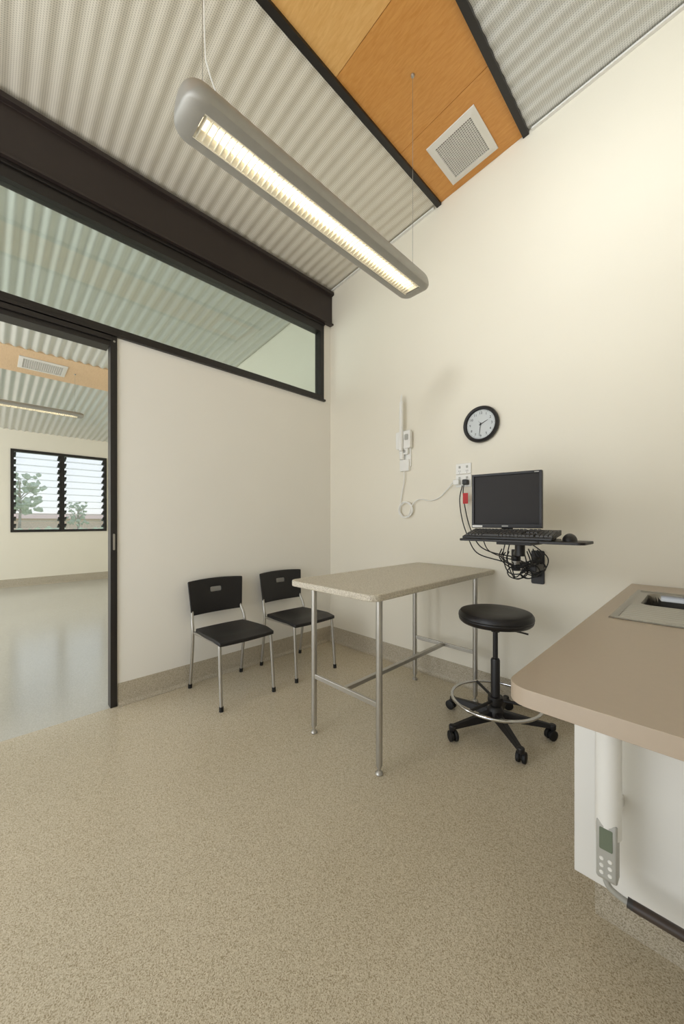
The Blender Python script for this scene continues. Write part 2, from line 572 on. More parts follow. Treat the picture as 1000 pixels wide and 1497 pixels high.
# ---------------------------------------------------------------- pendant lamps
def make_lamp(name, loc, y0, y1, zceil, label, wires, a=0.095, bb=0.098):
    L = thing(name, loc, label, 'pendant light')
    outer = [(-a+0.018,-0.011),(-a+0.006,-0.006)]
    for k in range(0, 25):
        th = math.pi - math.pi*k/24
        outer.append((a*math.cos(th), 0.004+bb*math.sin(th)))
    outer += [(a-0.006,-0.006),(a-0.018,-0.011)]
    prof = [(-0.052,-0.011)] + outer + [(0.052,-0.011),(0.052,0.035),(-0.052,0.035)]
    CL = 0.065
    part('lamp_housing', M_alu, lambda b: prism(b, prof, y0+CL, y1-CL, 'Y'), L)
    for ya, yb in ((y0, y0+CL+0.001), (y1, y1-CL-0.001)):
        def cap(b):
            rings = []
            nR = 12
            for i in range(nR+1):
                f = i/nR
                th = f*math.pi/2
                sc = max(0.0, math.sin(th))**0.6
                y = ya + (yb-ya)*(1-math.cos(th))
                if i == 0: continue
                rings.append([b.verts.new((p[0]*sc, y, 0.022+(p[1]-0.022)*(0.45+0.55*sc)*sc**0.35)) for p in outer])
            n = len(outer)
            for i in range(len(rings)-1):
                for k in range(n):
                    b.faces.new([rings[i][k], rings[i][(k+1)%n], rings[i+1][(k+1)%n], rings[i+1][k]])
            b.faces.new(rings[0]); b.faces.new(rings[-1])
        part('end_cap', M_alu, cap, L, angle=60)
    LA, LB = y0+CL-0.012, y1-CL+0.012
    def lou(b):
        n = int((LB-LA)/0.022)
        for k in range(n+1):
            y = LA+0.002+(LB-LA-0.004)*k/n
            hexa(b, [(-0.0515,y-0.0016,-0.0095),(0.0515,y-0.0016,-0.0095),(0.0515,y+0.0016,-0.0095),(-0.0515,y+0.0016,-0.0095),
                     (-0.0515,y-0.0006,0.014),(0.0515,y-0.0006,0.014),(0.0515,y+0.0006,0.014),(-0.0515,y+0.0006,0.014)])
        box(b, -0.0515, -0.047, LA, LB, -0.010, 0.033)
        box(b, 0.047, 0.0515, LA, LB, -0.010, 0.033)
        for s in (-1, 1):
            hexa(b, [(s*0.047,LA,-0.007),(s*0.022,LA,0.008),(s*0.022,LB,0.008),(s*0.047,LB,-0.007),
                     (s*0.047,LA,-0.004),(s*0.022,LA,0.011),(s*0.022,LB,0.011),(s*0.047,LB,-0.004)])
    lo = part('louvre', M_reflector, lou, L, smooth=False)
    part('fluorescent_tube', M_tubeglow, lambda b: tube(b, [(0.0,LA+0.07,0.0225),(0.0,LB-0.07,0.0225)], 0.008, 16), L)
    part('reflector', M_reflglow, lambda b: box(b, -0.046, 0.046, LA+0.03, LB-0.03, 0.0315, 0.0345), L, smooth=False)
    for wy in wires:
        part('suspension_wire', M_wire, lambda b: tube(b, [(0,wy,bb+0.002),(0,wy,zceil-loc[2])], 0.0012, 8), L)
        part('wire_grip', M_steel, lambda b: lathe(b, [(0,bb-0.003),(0.006,bb-0.003),(0.006,bb+0.025),(0.0035,bb+0.028),(0.0035,bb+0.042),(0,bb+0.042)], (0,wy,0), 14), L)
        part('ceiling_mount', M_steel, lambda b: lathe(b, [(0,-0.012),(0.008,-0.012),(0.011,-0.006),(0.011,0),(0,0)], (0,wy,zceil-loc[2]), 18), L)
    return L
lampx = 1.618
L1 = make_lamp('pendant_lamp', (lampx, -1.47, 2.60), -0.700, 0.69, cz(lampx)-0.005, 'aluminium linear pendant lamp, lit, hung on thin wires', (-0.62, 0.625))
part('power_flex', M_white, lambda b: tube(b, smoothpath([(0.0,-0.54,0.098),(0.0,-0.555,0.13),(0.006,-0.60,0.20),(0.008,-0.615,0.30),(0.006,-0.618,0.8),(0.004,-0.612,cz(lampx)-2.605)], 8), 0.003, 8), L1)
L2 = make_lamp('pendant_lamp.001', (-3.46, -2.5, 2.74), -0.9, 0.9, cz(-3.46)-0.012, 'aluminium linear pendant lamp in the adjoining room', (-0.8, 0.8), a=0.08, bb=0.055)

# ---------------------------------------------------------------- air vents
def make_vent(name, cx, cy, w, d, label, off=0.006):
    V = thing(name, (cx, cy, cz(cx)-off), label, 'air vent')
    V.rotation_euler = (0, -math.atan(CS), 0)
    def fr(b):
        t = 0.045
        o_ = [(-w/2,-d/2),(w/2,-d/2),(w/2,d/2),(-w/2,d/2)]
        i_ = [(-w/2+t,-d/2+t),(w/2-t,-d/2+t),(w/2-t,d/2-t),(-w/2+t,d/2-t)]
        O0 = [b.verts.new((p[0],p[1],0)) for p in o_]; O1 = [b.verts.new((p[0],p[1],-0.008)) for p in o_]
        I1 = [b.verts.new((p[0],p[1],-0.013)) for p in i_]; I0 = [b.verts.new((p[0],p[1],0)) for p in i_]
        for k in range(4):
            j = (k+1)%4
            b.faces.new([O0[k],O0[j],O1[j],O1[k]]); b.faces.new([O1[k],O1[j],I1[j],I1[k]]); b.faces.new([I1[k],I1[j],I0[j],I0[k]]); b.faces.new([I0[k],I0[j],O0[j],O0[k]])
    part('vent_frame', M_vent, fr, V, smooth=False, bevel=0.002)
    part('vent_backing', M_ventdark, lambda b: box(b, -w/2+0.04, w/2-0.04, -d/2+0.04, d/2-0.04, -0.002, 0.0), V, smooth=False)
    def gr(b):
        n = 19
        for k in range(1, n):
            x = -w/2+0.045+(w-0.09)*k/n
            box(b, x-0.0022, x+0.0022, -d/2+0.045, d/2-0.045, -0.009, -0.004)
            y = -d/2+0.045+(d-0.09)*k/n
            box(b, -w/2+0.045, w/2-0.045, y-0.0022, y+0.0022, -0.010, -0.003)
    part('vent_grille', M_vent, gr, V, smooth=False)
    return V
make_vent('air_vent', 1.622, -0.252, 0.345, 0.375, 'square white egg-crate air vent in the plywood ceiling')
make_vent('air_vent.001', -3.45, -2.05, 0.36, 0.5, 'white air vent in the plywood ceiling of the adjoining room', off=0.013)

# ---------------------------------------------------------------- wall clock
CK = thing('wall_clock', (1.648, 0, 1.967), 'round black wall clock with pale face on cream wall', 'clock')
part('clock_rim', M_blkpl, lambda b: lathe(b, [(0,0),(0.118,0),(0.130,0.006),(0.134,0.02),(0.130,0.034),(0.121,0.040),(0.112,0.036),(0.106,0.024),(0.106,0.018),(0,0.018)], (0,0,0), 64, 'Y'), CK)
part('clock_face', M_face, lambda b: lathe(b, [(0,0.0205),(0.106,0.0205),(0.106,0.0182),(0,0.0182)], (0,0,0), 64, 'Y'), CK)
for h in range(1, 13):
    bm = N()
    a = math.radians(90 - 30*h)
    Mx = Matrix.Translation((0.082*math.cos(a), -0.0212, 0.082*math.sin(a))) @ Matrix.Rotation(math.radians(90), 4, 'X')
    text_mesh(bm, str(h), 0.025, Mx)
    finish(bm, 'clock_numeral', M_blkpl, CK, smooth=False)
def ticks(b):
    for k in range(60):
        a = math.radians(6*k)
        r0, r1 = (0.097, 0.103)
        w = 0.0012 if k % 5 == 0 else 0.0006
        c, s = math.cos(a), math.sin(a)
        pts = [(r0*c-w*s, r0*s+w*c),(r1*c-w*s, r1*s+w*c),(r1*c+w*s, r1*s-w*c),(r0*c+w*s, r0*s-w*c)]
        prism(b, pts, -0.0214, -0.0206, 'Y')
part('minute_marks', M_blkpl, ticks, CK, smooth=False)
def hand(ang, ln, w, y):
    def f(b):
        a = math.radians(90-ang); c, s = math.cos(a), math.sin(a)
        t = 0.012
        pts = [(-t*c-w*s,-t*s+w*c),(ln*c-w*.4*s, ln*s+w*.4*c),(ln*c+w*.4*s, ln*s-w*.4*c),(-t*c+w*s,-t*s-w*c)]
        prism(b, pts, y-0.001, y, 'Y')
    return f
part('hour_hand', M_blkpl, hand(66, 0.058, 0.003, -0.0235), CK, smooth=False)
part('minute_hand', M_blkpl, hand(187, 0.085, 0.0024, -0.0255), CK, smooth=False)
part('second_hand', M_blkpl, hand(330, 0.03, 0.0008, -0.027), CK, smooth=False)
part('hand_pivot', M_blkpl, lambda b: lathe(b, [(0,0.029),(0.004,0.029),(0.005,0.021)], (0,0,0), 16, 'Y'), CK)

# ---------------------------------------------------------------- wall mounted handpiece
HP = thing('wall_handpiece_holder', (0.972, 0, 1.69), 'white wall-mounted handpiece charger with upright wand', 'medical device')
part('mounting_plate', M_white, lambda b: prism(b, rrect(-0.058,0.058,0.03,0.355,0.018), -0.014, -0.0005, 'Y'), HP, bevel=0.003)
part('cradle', M_white, lambda b: (prism(b, rrect(-0.075,0.075,0.19,0.34,0.016), -0.05, -0.014, 'Y'), prism(b, rrect(-0.045,0.045,0.14,0.20,0.012), -0.042, -0.014, 'Y')), HP, bevel=0.003)
part('power_pack', M_white, lambda b: prism(b, rrect(-0.048,0.048,0.0,0.10,0.010), -0.030, -0.0005, 'Y'), HP, bevel=0.003)
part('holder_sleeve', M_white, lambda b: tube(b, [(-0.02,-0.034,0.10),(-0.02,-0.034,0.36)], 0.022, 20), HP, bevel=0.003)
def hw(b):
    tube(b, [(-0.012,-0.06,0.17),(-0.012,-0.06,0.20),(-0.012,-0.058,0.30),(-0.012,-0.055,0.34),(-0.012,-0.054,0.50),(-0.012,-0.054,0.59),(-0.012,-0.052,0.60),(-0.012,-0.05,0.655)],
         [0.018,0.02,0.02,0.017,0.016,0.016,0.010,0.007], 18)
part('wand', M_white, hw, HP)
part('wand_button', M_grey, lambda b: prism(b, rrect(0.02,0.055,0.26,0.31,0.008), -0.055, -0.05, 'Y'), HP)
part('indicator_panel', M_grey, lambda b: prism(b, rrect(-0.02,0.02,0.155,0.18,0.004), -0.0445, -0.042, 'Y'), HP)
cx0, cz0 = 0.985, 1.38
cord = [(0.975,-0.036,1.683),(0.965,-0.02,1.60),(0.945,-0.02,1.52),(0.93,-0.02,1.45)]
for k in range(0, 30):
    a = math.radians(160 + k*42)
    rr = 0.068 + 0.006*math.sin(k*1.7)
    cord.append((cx0+rr*math.cos(a), -0.022-0.010*math.sin(k*0.9)**2, 1.355+rr*0.95*math.sin(a)))
cord += [(1.06,-0.03,1.40),(1.12,-0.02,1.44),(1.22,-0.014,1.425),(1.31,-0.014,1.45),(1.39,-0.018,1.52),(1.425,-0.028,1.55),(1.431,-0.032,1.553)]
cd = part('coiled_cord', M_white, lambda b: tube(b, smoothpath(cord, 5), 0.0042, 8))
tag(cd, 'white power cord looped in a coil against the wall', 'cord')

# ---------------------------------------------------------------- power outlet
PO = thing('power_outlet', (1.506, 0, 1.605), 'white double wall power outlet with plugs', 'power outlet')
for za, zb in ((0.012,0.092),(-0.088,0.008)):
    part('outlet_plate', M_white, lambda b: prism(b, rrect(-0.062,0.062,za,zb,0.005), -0.010, -0.0005, 'Y'), PO, bevel=0.002)
for x in (-0.03,0.03):
    for z in (0.065,-0.018):
        part('outlet_switch', M_grey, lambda b: prism(b, rrect(x-0.007,x+0.007,z-0.009,z+0.009,0.002), -0.014, -0.010, 'Y'), PO)
for x in (-0.03, 0.03):
    def slots(b):
        for dx, dz in ((-0.006,0.0),(0.006,0.0),(0,-0.014)):
            box(b, x+dx-0.0012, x+dx+0.0012, -0.0106, -0.0098, 0.035+dz-0.005, 0.035+dz+0.005)
    part('socket_slots', M_dgrey, slots, PO, smooth=False)
part('power_plug', M_white, lambda b: prism(b, rrect(-0.068,-0.020,-0.070,-0.030,0.008), -0.045, -0.010, 'Y'), PO, bevel=0.003)
part('power_plug', M_blkpl, lambda b: prism(b, rrect(0.010,0.048,-0.075,-0.035,0.008), -0.05, -0.010, 'Y'), PO, bevel=0.003)
pc = part('power_cable', M_rubber, lambda b: 
    tube(b, smoothpath([(1.535,-0.055,1.535),(1.53,-0.06,1.47),(1.545,-0.06,1.36),(1.60,-0.10,1.22),(1.72,-0.22,1.10),(1.86,-0.34,1.06),(1.98,-0.33,1.04)], 8), 0.004, 8))
tag(pc, 'black power cable hanging from the outlet to the arm', 'cable')
pc2 = part('power_cable', M_rubber, lambda b: 
    tube(b, smoothpath([(1.522,-0.055,1.525),(1.50,-0.055,1.42),(1.515,-0.05,1.28),(1.57,-0.08,1.16),(1.70,-0.2,1.04),(1.88,-0.25,1.00),(2.0,-0.2,0.97)], 8), 0.004, 8))
tag(pc2, 'black power cable hanging in a longer loop from the outlet', 'cable')
rt = part('safety_tag', M_red, lambda b: prism(b, rrect(1.535,1.575,1.385,1.465,0.004), -0.075, -0.071, 'Y'), bevel=0.001)
tag(rt, 'small red test tag tied to the power cable', 'tag')

# ---------------------------------------------------------------- wall arm with tray
WA = thing('computer_wall_arm', (2.03, 0, 0.96), 'black wall-mounted computer arm with keyboard tray', 'mounting arm')
part('wall_plate', M_blkpl, lambda b: prism(b, rrect(-0.04,0.04,-0.12,0.10,0.01), -0.012, -0.0005, 'Y'), WA, bevel=0.002)
def arm(b):
    tube(b, [(0,-0.045,-0.07),(0,-0.045,0.06)], 0.020, 20)
    box(b, -0.015, 0.015, -0.045, -0.01, -0.05, 0.04)
    tube(b, [(0,-0.045,-0.02),(-0.04,-0.28,0.05)], 0.016, 16)
    tube(b, [(-0.04,-0.28,-0.01),(-0.04,-0.28,0.12)], 0.026, 20)
    tube(b, [(-0.04,-0.28,0.09),(0.06,-0.50,0.13)], 0.020, 16)
    tube(b, [(0.06,-0.50,0.10),(0.06,-0.50,0.188)], 0.026, 20)
    box(b, -0.03, 0.15, -0.60, -0.42, 0.166, 0.188)
part('support_arm', M_blkpl, arm, WA, bevel=0.002)
part('arm_collar', M_steel, lambda b: tube(b, [(-0.04,-0.28,0.02),(-0.04,-0.28,0.05)], 0.0275, 20), WA)
part('power_brick', M_blkpl, lambda b: box(b, 0.04, 0.10, -0.36, -0.22, 0.0, 0.035), WA, bevel=0.005, smooth=False)
TZ = 1.16
part('tray_top', M_blkpl, lambda b: prism(b, rrect(1.855-2.03,2.28-2.03,-0.76,-0.42,0.03), TZ-0.012-0.96, TZ-0.96), WA, bevel=0.002)
part('mouse_platform', M_blkpl, lambda b: prism(b, rrect(2.22-2.03,2.447-2.03,-0.755,-0.55,0.03), TZ-0.014-0.96, TZ-0.001-0.96), WA, bevel=0.002)
def cabs(b):
    random.seed(21)
    # bundled bights of cable hanging from the arm
    for j in range(9):
        x0 = random.uniform(-0.10, 0.02); x1 = random.uniform(0.03, 0.15)
        y0 = random.uniform(-0.5, -0.3); y1 = random.uniform(-0.5, -0.25)
        zt0 = random.uniform(0.10, 0.16); zt1 = random.uniform(0.06, 0.15)
        zb = random.uniform(-0.05, 0.05)
        pts = [(x0,y0,zt0),(x0-0.02,y0+0.02,zt0*0.5+zb*0.5),(x0+0.25*(x1-x0),(y0+y1)/2,zb),(x0+0.7*(x1-x0),(y0+y1)/2,zb+random.uniform(-0.015,0.03)),(x1+0.02,y1,zt1*0.5+zb*0.5),(x1,y1,zt1)]
        tube(b, smoothpath(pts, 8), 0.0034, 7)
    for j in range(4):
        c = Vector((0.05+random.uniform(-0.06,0.05), -0.36+random.uniform(-0.05,0.05), 0.0+random.uniform(-0.02,0.03)))
        r = random.uniform(0.03, 0.05); tl = random.uniform(0,3)
        pts = [c + Vector((r*math.cos(k*math.pi/4), 0.6*r*math.sin(k*math.pi/4+tl), r*0.8*math.sin(k*math.pi/4))) for k in range(12)]
        tube(b, smoothpath(pts, 5), 0.0034, 7)
    tube(b, smoothpath([(0.12,-0.5,0.17),(0.20,-0.50,0.10),(0.17,-0.48,0.02),(0.08,-0.42,-0.03),(0.0,-0.33,-0.02)], 8), 0.003, 7)
    tube(b, smoothpath([(-0.15,-0.5,0.19),(-0.14,-0.45,0.12),(-0.08,-0.4,0.08),(0.0,-0.36,0.06)], 8), 0.003, 7)
cbn = part('cable_bundle', M_rubber, cabs, WA)
cbn['kind'] = 'stuff'

# monitor
MO = thing('computer_monitor', (2.01, -0.50, TZ), 'black flat computer monitor, switched off, on the wall tray', 'monitor', rz=math.radians(8))
def mfr(b):
    w, z0, z1 = 0.187, 0.055, 0.372
    t = 0.014
    O = [(-w,z0),(w,z0),(w,z1),(-w,z1)]; I = [(-w+t,z0+0.024),(w-t,z0+0.024),(w-t,z1-t),(-w+t,z1-t)]
    f0 = [b.verts.new((p[0],-0.006,p[1])) for p in O]; f1 = [b.verts.new((p[0],-0.006,p[1])) for p in I]
    g1 = [b.verts.new((p[0],0.004,p[1])) for p in I]; bk = [b.verts.new((p[0],0.035,p[1])) for p in O]
    for k in range(4):
        j = (k+1)%4
        b.faces.new([f0[k],f0[j],f1[j],f1[k]]); b.faces.new([f1[k],f1[j],g1[j],g1[k]]); b.faces.new([f0[k],f0[j],bk[j],bk[k]])
    b.faces.new(g1); b.faces.new(bk)
part('monitor_bezel', M_blkpl, mfr, MO, smooth=False, bevel=0.002)
part('monitor_back', M_blkpl, lambda b: prism(b, rrect(-0.12,0.12,0.105,0.322,0.02), 0.0352, 0.06, 'Y'), MO, bevel=0.003)
part('monitor_screen', M_screen, lambda b: box(b, -0.1725,0.1725,0.0015,0.0035,0.0795,0.3575), MO, smooth=False)
part('monitor_stand', M_blkpl, lambda b: (prism(b, rrect(-0.10,0.10,-0.06,0.055,0.03), 0.0005, 0.012), box(b, -0.03,0.03,0.036,0.052,0.010,0.16)), MO, bevel=0.003)
part('monitor_badge', M_grey, lambda b: box(b, -0.017,0.017,-0.0068,-0.006,0.063,0.070), MO, smooth=False)
part('monitor_sticker', M_white, lambda b: box(b, -0.183,-0.125,-0.0068,-0.006,0.060,0.070), MO, smooth=False)
part('corner_mark', M_grey, lambda b: box(b, 0.150,0.172,-0.0068,-0.006,0.3615,0.3665), MO, smooth=False)

# keyboard (tilted up on its rear feet)
KB = thing('computer_keyboard', (2.095, -0.665, TZ), 'black computer keyboard on the wall tray', 'keyboard')
KS = 0.036
def kb(b):
    w, d = 0.222, 0.078
    hexa(b, [(-w,-d,0.0005),(w,-d,0.0005),(w,d,0.024),(-w,d,0.024),(-w,-d,0.014),(w,-d,0.014),(w,d,0.014+KS),(-w,d,0.014+KS)])
part('keyboard_body', M_blkpl, kb, KB, smooth=False, bevel=0.003)
for sx in (-1, 1):
    part('keyboard_foot', M_blkpl, lambda b: box(b, sx*0.19-0.012, sx*0.19+0.012, 0.060, 0.068, 0.0005, 0.024), KB, smooth=False)
def keys(b):
    def zt(y): return 0.014 + (y+0.078)/0.156*KS
    def key(x0,x1,y0,y1):
        h = 0.009
        i = 0.0018
        hexa(b, [(x0,y0,zt(y0)),(x1,y0,zt(y0)),(x1,y1,zt(y1)),(x0,y1,zt(y1)),(x0+i,y0+i,zt(y0)+h),(x1-i,y0+i,zt(y0)+h),(x1-i,y1-i,zt(y1)+h),(x0+i,y1-i,zt(y1)+h)])
    p = 0.0188
    for r in range(6):
        y0 = -0.066 + r*0.0195 + (0.006 if r == 5 else 0)
        x = -0.210
        while x < 0.07:
            if r == 0 and -0.13 < x < -0.04:
                key(x, -0.03, y0, y0+0.017); x = -0.028
                continue
            key(x, x+p-0.0015, y0, y0+0.017); x += p
        for g, n in ((0.083,3),(0.146,4)):
            if g == 0.083 and r in (2,): continue
            if g == 0.146 and r == 5: continue
            for k in range(n):
                key(g+k*p, g+k*p+p-0.0015, y0, y0+0.017)
ky = part('keys', M_dgrey, keys, KB, smooth=False)

# mouse
MS = thing('computer_mouse', (2.368, -0.655, TZ-0.001), 'black computer mouse on the tray extension', 'mouse', rz=0.2)
def mouse(b):
    bmesh.ops.create_uvsphere(b, u_segments=28, v_segments=16, radius=1.0)
    for v in b.verts:
        v.co.x *= 0.031; v.co.y *= 0.054
        v.co.z = max(0.0006, v.co.z*0.036 + 0.001) if v.co.z > 0 else 0.0006
        v.co.x *= 1 - 0.10*(v.co.y/0.054)**2
part('mouse_body', M_blkpl, mouse, MS)
part('scroll_wheel', M_dgrey, lambda b: tube(b, [(-0.0035,0.028,0.028),(0.0035,0.028,0.028)], 0.007, 16), MS)
part('mouse_cable', M_rubber, lambda b: tube(b, smoothpath([(0,0.052,0.01),(-0.015,0.075,0.008),(-0.02,0.095,0.006)], 8), 0.002, 6), MS)

# ---------------------------------------------------------------- chairs
CH = thing('stacking_chair', (0.325, -1.30, 0), 'black plastic stacking chair with silver tube legs, nearer the doorway', 'chair', group='waiting chairs along the partition wall')
def seat(b):
    n = 16
    top, bot = [], []
    for i in range(n+1):
        rt_, rb_ = [], []
        for j in range(n+1):
            u = -1+2*i/n; v = -1+2*j/n
            x = u*math.sqrt(1-0.22*v*v/2); y = v*math.sqrt(1-0.22*u*u/2)
            X = 0.025+0.225*x; Y = 0.215*y*(1+0.04*u)
            z = 0.462 - 0.012*(1-u*u)*(1-v*v) - (0.016*max(0,u-0.55)/0.45 if u > 0.55 else 0) - 0.008*(1-u)*0.5
            rt_.append(b.verts.new((X,Y,z)))
            rb_.append(b.verts.new((X,Y,z-0.026)))
        top.append(rt_); bot.append(rb_)
    for i in range(n):
        for j in range(n):
            b.faces.new([top[i][j],top[i+1][j],top[i+1][j+1],top[i][j+1]])
            b.faces.new([bot[i][j],bot[i][j+1],bot[i+1][j+1],bot[i+1][j]])
    for i in range(n):
        b.faces.new([top[i][0],bot[i][0],bot[i+1][0],top[i+1][0]])
        b.faces.new([top[i][n],top[i+1][n],bot[i+1][n],bot[i][n]])
        b.faces.new([top[0][i],top[0][i+1],bot[0][i+1],bot[0][i]])
        b.faces.new([top[n][i],bot[n][i],bot[n][i+1],top[n][i+1]])
part('seat', M_blkpl, seat, CH, bevel=0.006, seg=3, angle=50)
def back(b):
    nx, nz = 30, 15
    g = []
    for i in range(nx+1):
        row = []
        for k in range(nz+1):
            u = -1+2*i/nx; w = k/nz
            y = u*(0.210+0.018*w)
            z = 0.540 + 0.268*w - 0.010*u*u*w
            x = -0.228 - 0.026*w - 0.022*(1-u*u)
            row.append(b.verts.new((x,y,z)))
        g.append(row)
    for i in range(nx):
        for k in range(nz):
            if 12 <= i <= 17 and k in (9, 10): continue
            b.faces.new([g[i][k],g[i+1][k],g[i+1][k+1],g[i][k+1]])
bk = part('backrest', M_blkpl, back, CH)
s = bk.modifiers.new('solid','SOLIDIFY'); s.thickness = 0.012; s.offset = 0
s = bk.modifiers.new('sub','SUBSURF'); s.levels = 1; s.render_levels = 2
for sy in (-1, 1):
    part('leg', M_steel, lambda b: tube(b, smoothpath([(0.245,sy*0.205,0.015),(0.225,sy*0.203,0.25),(0.212,sy*0.200,0.40),(0.205,sy*0.197,0.436)], 4), 0.0115, 14), CH)
    part('leg', M_steel, lambda b: tube(b, smoothpath([(-0.245,sy*0.212,0.015),(-0.205,sy*0.212,0.28),(-0.190,sy*0.214,0.43),(-0.205,sy*0.212,0.50),(-0.238,sy*0.200,0.57),(-0.262,sy*0.190,0.66)], 5), 0.0115, 14), CH)
    part('foot_cap', M_rubber, lambda b: tube(b, [(0.246,sy*0.205,0.0005),(0.2445,sy*0.205,0.032)], 0.0145, 14), CH)
    part('foot_cap', M_rubber, lambda b: tube(b, [(-0.2465,sy*0.212,0.0005),(-0.2425,sy*0.212,0.032)], 0.0145, 14), CH)
    part('seat_rail', M_steel, lambda b: tube(b, [(0.20,sy*0.19,0.425),(-0.19,sy*0.205,0.425)], 0.010, 12), CH)
part('cross_bar', M_steel, lambda b: tube(b, [(0.205,-0.197,0.425),(0.205,0.197,0.425)], 0.010, 12), CH)
part('cross_bar', M_steel, lambda b: tube(b, [(-0.185,-0.20,0.425),(-0.185,0.20,0.425)], 0.010, 12), CH)
C2 = copy_thing(CH, (0.325, -0.68, 0))
C2['label'] = 'black plastic stacking chair with silver tube legs, beside the table'

# ---------------------------------------------------------------- examination table
TB = thing('examination_table', (1.425, -0.70, 0), 'tall steel-legged table with speckled laminate top', 'table')
part('table_top', M_tbl, lambda b: prism(b, rrect(-0.335,0.325,-0.645,0.690,[0.035,0.035,0.055,0.055]), 0.876, 0.910), TB, bevel=0.006, seg=3)
LX0, LX1, LY0, LY1 = -0.242, 0.256, -0.525, 0.520
for lx in (LX0, LX1):
    for ly in (LY0, LY1):
        part('leg', M_steel, lambda b: tube(b, [(lx,ly,0.045),(lx,ly,0.876)], 0.0165, 24), TB)
        part('adjustable_foot', M_steel, lambda b: lathe(b, [(0,0.001),(0.018,0.001),(0.02,0.006),(0.014,0.016),(0.008,0.020),(0.008,0.034),(0.013,0.036),(0.013,0.048),(0,0.048)], (lx,ly,0), 20), TB)
for ly in (LY0, LY1):
    part('stretcher_rail', M_steel, lambda b: box(b, LX0+0.014, LX1-0.014, ly-0.008, ly+0.008, 0.327, 0.353), TB, smooth=False, bevel=0.002)
    part('top_rail', M_steel, lambda b: box(b, LX0+0.014, LX1-0.014, ly-0.012, ly+0.012, 0.858, 0.876), TB, smooth=False, bevel=0.002)
part('stretcher_rail', M_steel, lambda b: box(b, -0.006, 0.020, LY0+0.008, LY1-0.008, 0.328, 0.350), TB, smooth=False, bevel=0.002)
for lx in (LX0, LX1):
    part('top_rail', M_steel, lambda b: box(b, lx-0.012, lx+0.012, LY0+0.014, LY1-0.014, 0.858, 0.876), TB, smooth=False, bevel=0.002)

# ---------------------------------------------------------------- stool
ST = thing('swivel_stool', (1.925, -0.43, 0), 'black vinyl swivel stool with chrome foot ring on castors', 'stool')
part('seat', M_blkvin, lambda b: lathe(b, [(0,0.642),(0.17,0.642),(0.194,0.646),(0.206,0.657),(0.210,0.670),(0.208,0.676),(0.212,0.682),(0.210,0.698),(0.200,0.712),(0.18,0.718),(0.10,0.717),(0,0.715)], (0,0,0), 56), ST)
part('seat_plate', M_blkpl, lambda b: (box(b, -0.07,0.07,-0.07,0.07,0.622,0.642), lathe(b, [(0,0.59),(0.024,0.59),(0.028,0.622),(0,0.622)], (0,0,0), 24)), ST, bevel=0.002)
part('height_lever', M_blkpl, lambda b: tube(b, smoothpath([(0.02,0.0,0.612),(0.10,0.03,0.609),(0.17,0.05,0.60)], 5), 0.005, 10), ST)
part('gas_column', M_blkpl, lambda b: lathe(b, [(0,0.08),(0.026,0.08),(0.026,0.42),(0.022,0.43),(0.0145,0.432),(0.0145,0.60),(0,0.60)], (0,0,0), 28), ST)
def star(b):
    lathe(b, [(0,0.068),(0.040,0.068),(0.046,0.08),(0.046,0.125),(0.036,0.145),(0.028,0.15),(0,0.15)], (0,0,0), 32)
    for k in range(5):
        a = math.radians(-44+72*k)
        c, s_ = math.cos(a), math.sin(a)
        def P(r, w, z): return (r*c - w*s_, r*s_ + w*c, z)
        hexa(b, [P(0.03,-0.026,0.072),P(0.315,-0.015,0.062),P(0.315,0.015,0.062),P(0.03,0.026,0.072),
                 P(0.03,-0.018,0.125),P(0.315,-0.010,0.082),P(0.315,0.010,0.082),P(0.03,0.018,0.125)])
        lathe(b, [(0,0.056),(0.018,0.056),(0.019,0.082),(0.013,0.087),(0,0.087)], (0.305*c, 0.305*s_, 0), 20)
part('star_base', M_blkpl, star, ST, bevel=0.003)
for k in range(5):
    a = math.radians(-44+72*k)
    def cast(b):
        c, s_ = math.cos(a), math.sin(a)
        ta = a + 0.9 + k*1.3
        t = Vector((math.cos(ta), math.sin(ta), 0))
        o = Vector((0.305*c, 0.305*s_, 0.0295)) + Vector((-t.y, t.x, 0))*0.012
        for sgn in (-1, 1):
            tube(b, [o + t*sgn*0.006, o + t*sgn*0.010, o+t*sgn*0.022, o+t*sgn*0.026], [0.026,0.029,0.029,0.022], 24)
        tube(b, [o - t*0.008, o + t*0.008], 0.018, 16)
        tube(b, [Vector((0.305*c,0.305*s_,0.028)), Vector((0.305*c,0.305*s_,0.06))], 0.007, 12)
    part('castor', M_rubber, cast, ST)
ringpts = [(0.25*math.cos(2*math.pi*k/64), 0.25*math.sin(2*math.pi*k/64), 0.185) for k in range(64)]
part('foot_ring', M_chrome, lambda b: tube(b, ringpts, 0.0095, 14, closed=True), ST)
def spokes(b):
    lathe(b, [(0.0265,0.160),(0.042,0.160),(0.044,0.18),(0.042,0.205),(0.0265,0.205)], (0,0,0), 28)
    for k in range(3):
        a = math.radians(20+120*k)
        tube(b, [(0.04*math.cos(a),0.04*math.sin(a),0.183),(0.243*math.cos(a),0.243*math.sin(a),0.185)], 0.009, 10)
part('ring_bracket', M_blkpl, spokes, ST)

